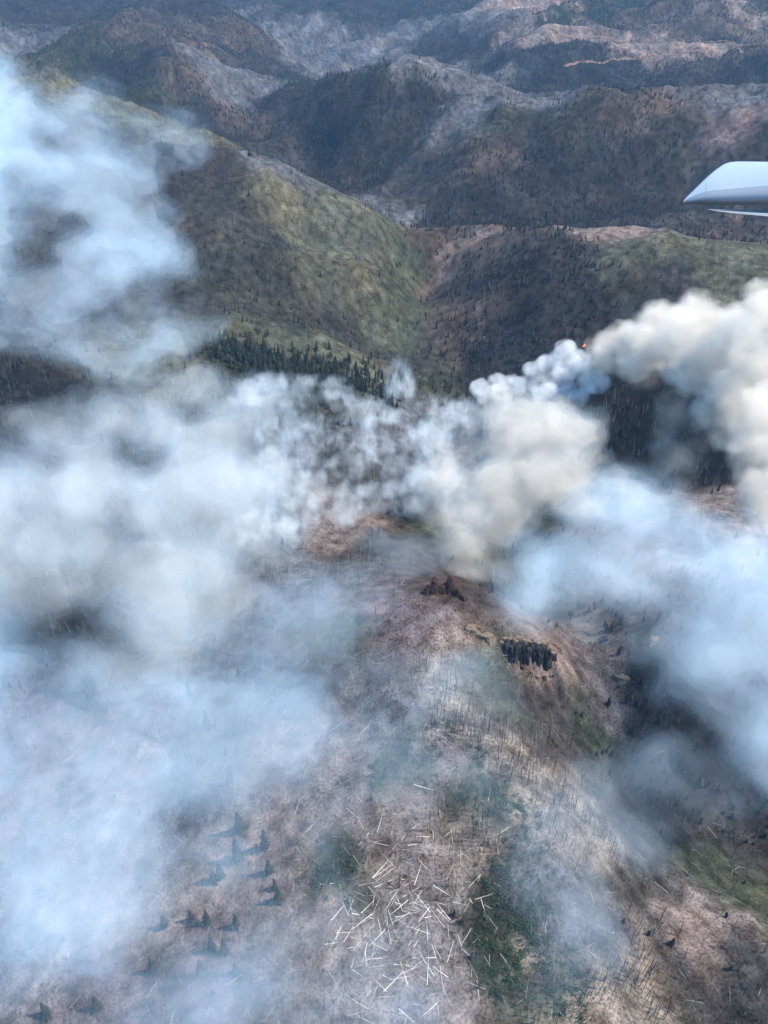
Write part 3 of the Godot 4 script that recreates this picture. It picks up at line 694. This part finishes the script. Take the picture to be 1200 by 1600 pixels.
func skin_of(val: PackedFloat32Array, live: PackedInt32Array, mins: PackedFloat32Array, maxs: PackedFloat32Array, lo: Vector3, cell: float, iso: float, nx: int, sy: int, sz: int) -> ArrayMesh:
	var id := {}; var vt := PackedVector3Array(); var ix := PackedInt32Array(); var use := PackedInt32Array()
	var co := PackedInt32Array([0, 1, sy, 1 + sy, sz, sz + 1, sz + sy, sz + 1 + sy])
	var cp := PackedVector3Array([Vector3(0, 0, 0), Vector3(1, 0, 0), Vector3(0, 1, 0), Vector3(1, 1, 0), Vector3(0, 0, 1), Vector3(1, 0, 1), Vector3(0, 1, 1), Vector3(1, 1, 1)])
	var ea := PackedInt32Array([0, 2, 4, 6, 0, 1, 4, 5, 0, 1, 2, 3]); var eb := PackedInt32Array([1, 3, 5, 7, 2, 3, 6, 7, 4, 5, 6, 7])
	for k in live.size():
		if mins[k] >= iso or maxs[k] <= iso: continue
		var b := live[k]; var p := Vector3.ZERO; var c := 0
		for e in 12:
			var v0 := maxf(val[b + co[ea[e]]], iso - 0.6) - iso; var v1 := maxf(val[b + co[eb[e]]], iso - 0.6) - iso
			if (v0 > 0.0) != (v1 > 0.0):
				p += cp[ea[e]].lerp(cp[eb[e]], v0 / (v0 - v1)); c += 1
		if c == 0: continue
		id[b] = vt.size(); use.append(b)
		var z := b / sz; var y := (b - z * sz) / sy; var x := b - z * sz - y * sy
		vt.append(lo + (Vector3(x, y, z) + p / c) * cell)
	if vt.is_empty(): return null
	var st := PackedInt32Array([1, sy, sz]); var su := PackedInt32Array([sy, sz, 1]); var sv := PackedInt32Array([sz, 1, sy])
	for b in use:
		var s0 := val[b] > iso
		for ax in 3:
			if s0 == (val[b + st[ax]] > iso): continue
			var u := su[ax]; var v := sv[ax]
			var q0: int = id.get(b, -1); var q1: int = id.get(b - u, -1); var q2: int = id.get(b - u - v, -1); var q3: int = id.get(b - v, -1)
			if q0 < 0 or q1 < 0 or q2 < 0 or q3 < 0: continue
			if s0: ix.append_array(PackedInt32Array([q3, q2, q1, q3, q1, q0]))
			else: ix.append_array(PackedInt32Array([q0, q1, q2, q0, q2, q3]))
	var arr := []; arr.resize(Mesh.ARRAY_MAX); arr[Mesh.ARRAY_VERTEX] = vt; arr[Mesh.ARRAY_INDEX] = ix
	var m := ArrayMesh.new(); m.add_surface_from_arrays(Mesh.PRIMITIVE_TRIANGLES, arr)
	return m

const BLUE := Color(0.62, 0.84, 1.0)
const PALE := Color(0.88, 0.97, 1.0)
const WHITE := Color(0.99, 0.97, 0.93)
const BROWN := Color(0.80, 0.68, 0.55)
const CREAM := Color(0.995, 0.86, 0.68)

func build_smoke() -> void:
	# puffs: picture x, picture y, distance, half width and half height in picture points, strength
	plume("smoke_column", "dense cream and white billowing smoke column rising at the right edge", [
		[948, 552, 850, 26, 28, 1.0], [980, 538, 835, 46, 40, 1.0], [1035, 526, 810, 62, 50, 1.0], [1100, 530, 780, 66, 60, 1.0], [1100, 585, 770, 44, 34, 1.0], [1160, 580, 750, 80, 76, 1.0], [1185, 512, 740, 56, 52, 1.0], [1210, 690, 700, 66, 74, 1.0], [1215, 755, 680, 56, 54, 1.0], [930, 572, 845, 30, 20, 0.8], [1010, 562, 810, 50, 22, 0.9]],
		2.2, 32.0, 0.5, 0.6, [[0.0, 0.004, WHITE], [0.08, 0.007, CREAM], [0.2, 0.012, CREAM], [0.36, 0.014, CREAM]], 61, 0.57, Vector3.ONE, 1.6)
	plume("smoke_puffs", "row of small crisp white puffs along the burning edge of the dark hill", [
		[752, 612, 880, 18, 20, 1.0], [780, 604, 880, 20, 20, 1.0], [806, 600, 880, 22, 20, 1.0], [836, 588, 880, 22, 20, 1.0], [862, 572, 880, 20, 20, 1.0], [886, 560, 875, 22, 22, 1.0], [902, 562, 870, 18, 16, 1.0], [880, 590, 865, 26, 22, 1.0], [920, 585, 860, 26, 26, 1.0], [905, 615, 845, 26, 20, 0.8], [850, 615, 850, 26, 18, 0.8]],
		2.0, 24.0, 0.6, 0.6, [[0.05, 0.008, PALE], [0.15, 0.018, WHITE], [0.3, 0.024, WHITE]], 63, 0.55, Vector3.ONE, 1.6)
	plume("smoke_cloud", "round beige and white smoke cloud in the middle of the valley", [
		[830, 690, 760, 96, 76, 1.0], [860, 740, 740, 86, 64, 1.0], [780, 640, 790, 56, 46, 0.7], [780, 760, 730, 90, 70, 0.9], [730, 800, 710, 80, 60, 0.6], [920, 760, 720, 80, 50, 0.6], [893, 655, 790, 34, 38, 0.6], [750, 870, 660, 70, 50, 0.35], [970, 790, 690, 66, 40, 0.5], [720, 720, 750, 60, 60, 0.45]],
		2.8, 54.0, 0.6, 0.3, [[-0.1, 0.0008, BLUE], [0.03, 0.0025, PALE], [0.17, 0.006, CREAM], [0.34, 0.012, CREAM]], 65, 0.56, Vector3.ONE, 1.6)
	plume("brown_smoke", "thin brown smoke at the foot of the smoke column", [
		[960, 572, 830, 44, 24, 0.8], [1010, 590, 820, 36, 20, 0.5], [1050, 700, 760, 40, 60, 0.3]],
		3.0, 44.0, 0.7, 0.2, [[-0.05, 0.002, BROWN], [0.12, 0.004, BROWN], [0.3, 0.006, BROWN]], 81, 0.56, Vector3.ONE, 1.4)
	plume("brown_smoke", "thin brown smoke under the round beige cloud beside the outcrop", [
		[735, 830, 690, 56, 50, 0.7], [760, 880, 650, 50, 44, 0.5], [800, 820, 690, 50, 30, 0.5]],
		3.0, 50.0, 0.7, 0.1, [[-0.05, 0.0012, BROWN], [0.12, 0.0024, BROWN], [0.3, 0.004, BROWN]], 83, 0.56, Vector3.ONE, 1.4)
	plume("smoke_bank", "thin grey-blue smoke bank over the valley right of the outcrop", [
		[1000, 850, 600, 130, 80, 0.9], [900, 920, 560, 100, 80, 0.8], [1120, 860, 600, 120, 100, 0.9], [1150, 980, 540, 120, 100, 1.0], [1150, 1060, 510, 90, 60, 0.7], [1250, 1000, 540, 130, 170, 1.0], [1010, 950, 540, 90, 60, 0.6], [860, 870, 620, 70, 60, 0.6]],
		3.6, 70.0, 0.85, 0.15, [[-0.15, 0.0006, BLUE], [0.02, 0.0014, BLUE], [0.18, 0.0026, PALE], [0.36, 0.0045, PALE]], 67, 0.57, Vector3.ONE, 1.1)
	plume("smoke_wisps", "ragged white wisps rising from the burning valley floor", [
		[400, 606, 830, 50, 26, 0.8], [450, 612, 830, 50, 24, 0.8], [510, 618, 830, 50, 24, 0.8], [570, 640, 820, 60, 26, 0.7], [630, 605, 850, 26, 36, 0.7], [690, 650, 820, 40, 30, 0.65], [600, 690, 780, 80, 36, 0.4], [460, 690, 780, 60, 44, 0.55], [480, 780, 720, 50, 40, 1.0], [545, 790, 715, 56, 36, 1.0], [620, 775, 725, 64, 30, 0.9], [690, 760, 730, 48, 38, 0.85], [440, 830, 690, 64, 36, 0.8], [720, 640, 840, 28, 28, 0.9], [650, 745, 760, 54, 28, 0.7], [540, 735, 760, 80, 26, 0.55], [440, 740, 740, 60, 36, 0.8], [670, 700, 780, 46, 36, 0.6]],
		2.0, 21.0, 1.15, 0.12, [[0.04, 0.0016, BLUE], [0.2, 0.005, PALE], [0.4, 0.011, WHITE]], 69, 0.64, Vector3(0.9, 1.7, 0.75), 1.6)
	plume("smoke_mass", "broad pale smoke mass filling the valley on the left", [
		[320, 640, 720, 120, 70, 0.9], [380, 720, 680, 110, 90, 1.0], [300, 790, 620, 130, 100, 1.1], [180, 690, 690, 120, 70, 0.6], [120, 840, 580, 160, 90, 1.0], [260, 900, 560, 140, 90, 1.0], [380, 850, 600, 100, 70, 0.9], [60, 760, 620, 110, 90, 0.8], [210, 1000, 500, 110, 70, 0.6], [40, 900, 560, 110, 70, 0.7], [-80, 820, 580, 130, 130, 0.8], [290, 1000, 490, 70, 60, 0.5]],
		3.6, 80.0, 0.85, 0.12, [[-0.2, 0.0006, BLUE], [-0.03, 0.0012, PALE], [0.15, 0.0021, PALE], [0.34, 0.0036, Color(0.995, 0.95, 0.82)]], 71, 0.57, Vector3.ONE, 1.0)
	plume("smoke_plume", "blue-white smoke plume drifting up the left edge", [
		[40, 210, 900, 66, 64, 0.85], [110, 270, 850, 94, 64, 0.95], [40, 330, 800, 84, 54, 0.6], [175, 345, 820, 84, 64, 0.85], [230, 425, 780, 66, 60, 0.75], [100, 440, 760, 120, 54, 0.6], [130, 520, 730, 120, 54, 0.65], [220, 540, 720, 94, 54, 0.65], [240, 230, 900, 84, 44, 0.3], [-70, 300, 800, 90, 140, 0.7], [5, 140, 950, 54, 44, 0.65], [150, 190, 930, 74, 44, 0.35], [60, 500, 740, 110, 44, 0.4], [270, 500, 760, 80, 44, 0.35]],
		3.8, 75.0, 0.9, 0.12, [[-0.12, 0.0008, BLUE], [0.08, 0.002, BLUE], [0.28, 0.0038, PALE]], 73, 0.58, Vector3(1.25, 0.9, 1.0), 1.2)
	plume("smoke_haze", "soft blue smoke haze over the slope in the lower left corner", [
		[150, 1180, 400, 170, 110, 0.9], [80, 1350, 370, 180, 110, 0.9], [260, 1330, 380, 150, 100, 0.8], [300, 1160, 420, 120, 90, 0.6], [60, 1480, 340, 140, 90, 0.7], [380, 1570, 340, 140, 80, 0.6], [560, 1610, 330, 130, 80, 0.45], [420, 1130, 430, 100, 80, 0.4], [-60, 1250, 380, 150, 220, 0.8], [160, 1620, 320, 170, 80, 0.5], [60, 1050, 440, 120, 80, 0.4]],
		3.8, 80.0, 0.9, 0.0, [[-0.2, 0.0009, BLUE], [0.04, 0.002, BLUE], [0.28, 0.0034, PALE]], 75, 0.58, Vector3(1.4, 0.9, 1.1), 0.8)
	plume("smoke_veil", "faint veil of smoke along the pale ridge", [
		[620, 1090, 430, 140, 80, 0.5], [720, 1120, 420, 110, 70, 0.5], [820, 1260, 400, 110, 60, 0.3], [880, 1420, 380, 80, 90, 0.35], [950, 1260, 410, 90, 70, 0.5], [1060, 1230, 420, 90, 60, 0.5], [680, 1530, 360, 110, 70, 0.3], [520, 1180, 420, 130, 80, 0.5], [450, 1000, 470, 120, 80, 0.55], [560, 930, 540, 90, 50, 0.5], [600, 860, 600, 80, 40, 0.5], [370, 1090, 440, 120, 80, 0.5], [420, 1360, 380, 110, 80, 0.35], [500, 1500, 350, 110, 70, 0.4]],
		4.0, 60.0, 0.9, 0.0, [[-0.2, 0.0005, BLUE], [0.0, 0.0011, BLUE], [0.2, 0.0017, PALE]], 77, 0.58, Vector3(1.2, 0.9, 1.2), 0.8)

func _ready() -> void:
	var cam := Camera3D.new(); cam.name = "camera"; cam.fov = FOV; cam.near = 0.2; cam.far = 20000.0
	cam.position = EYE; cam.rotation_degrees.x = PITCH; add_child(cam)
	var env := Environment.new(); env.tonemap_mode = Environment.TONE_MAPPER_LINEAR; env.tonemap_exposure = 3.35
	env.background_mode = Environment.BG_SKY
	var psm := ProceduralSkyMaterial.new(); psm.sky_top_color = Color(0.34, 0.55, 0.76); psm.sky_horizon_color = Color(0.74, 0.82, 0.92); psm.ground_horizon_color = Color(0.5, 0.55, 0.6); psm.ground_bottom_color = Color(0.2, 0.2, 0.2)
	var sky := Sky.new(); psm.sky_energy_multiplier = 1.2; sky.sky_material = psm; env.sky = sky
	env.volumetric_fog_enabled = true; env.volumetric_fog_density = 0.0; env.volumetric_fog_length = 4000.0
	env.fog_enabled = true; env.fog_density = 0.000022; env.fog_light_color = Color(0.6, 0.82, 1.0)
	env.sdfgi_enabled = true; env.ssao_enabled = true; env.ssil_enabled = true
	var we := WorldEnvironment.new(); we.name = "world_environment"; we.environment = env; add_child(we)
	var sun := DirectionalLight3D.new(); sun.name = "sun"; sun.light_energy = 1.5; sun.light_color = Color(1.0, 0.96, 0.9); sun.light_angular_distance = 0.5; sun.shadow_enabled = true; add_child(sun)
	sun.look_at_from_position(SUN_FROM * 1000.0, Vector3.ZERO)
	var t0 := Time.get_ticks_msec()
	lay_land(); print("land ", Time.get_ticks_msec() - t0)
	build_all(t0)

func build_all(t0: int) -> void:
	lay_cover(); print("cover ", Time.get_ticks_msec() - t0)
	build_terrain(); print("terrain ", Time.get_ticks_msec() - t0)
	build_road([[818, 5], [850, 22], [866, 45], [900, 60], [960, 62], [1020, 72], [1062, 84], [1110, 90]], 9.0, "tan dirt road winding down the far ridge")
	build_road([[880, 104], [930, 98], [980, 92], [1040, 86], [1110, 90], [1160, 84]], 9.0, "tan dirt track along the foot of the far ridge")
	build_rocks()
	build_wing()
	build_flame()
	scatter(); print("scatter ", Time.get_ticks_msec() - t0)
	build_plants(); print("plants ", Time.get_ticks_msec() - t0)
	build_smoke(); print("smoke ", Time.get_ticks_msec() - t0)
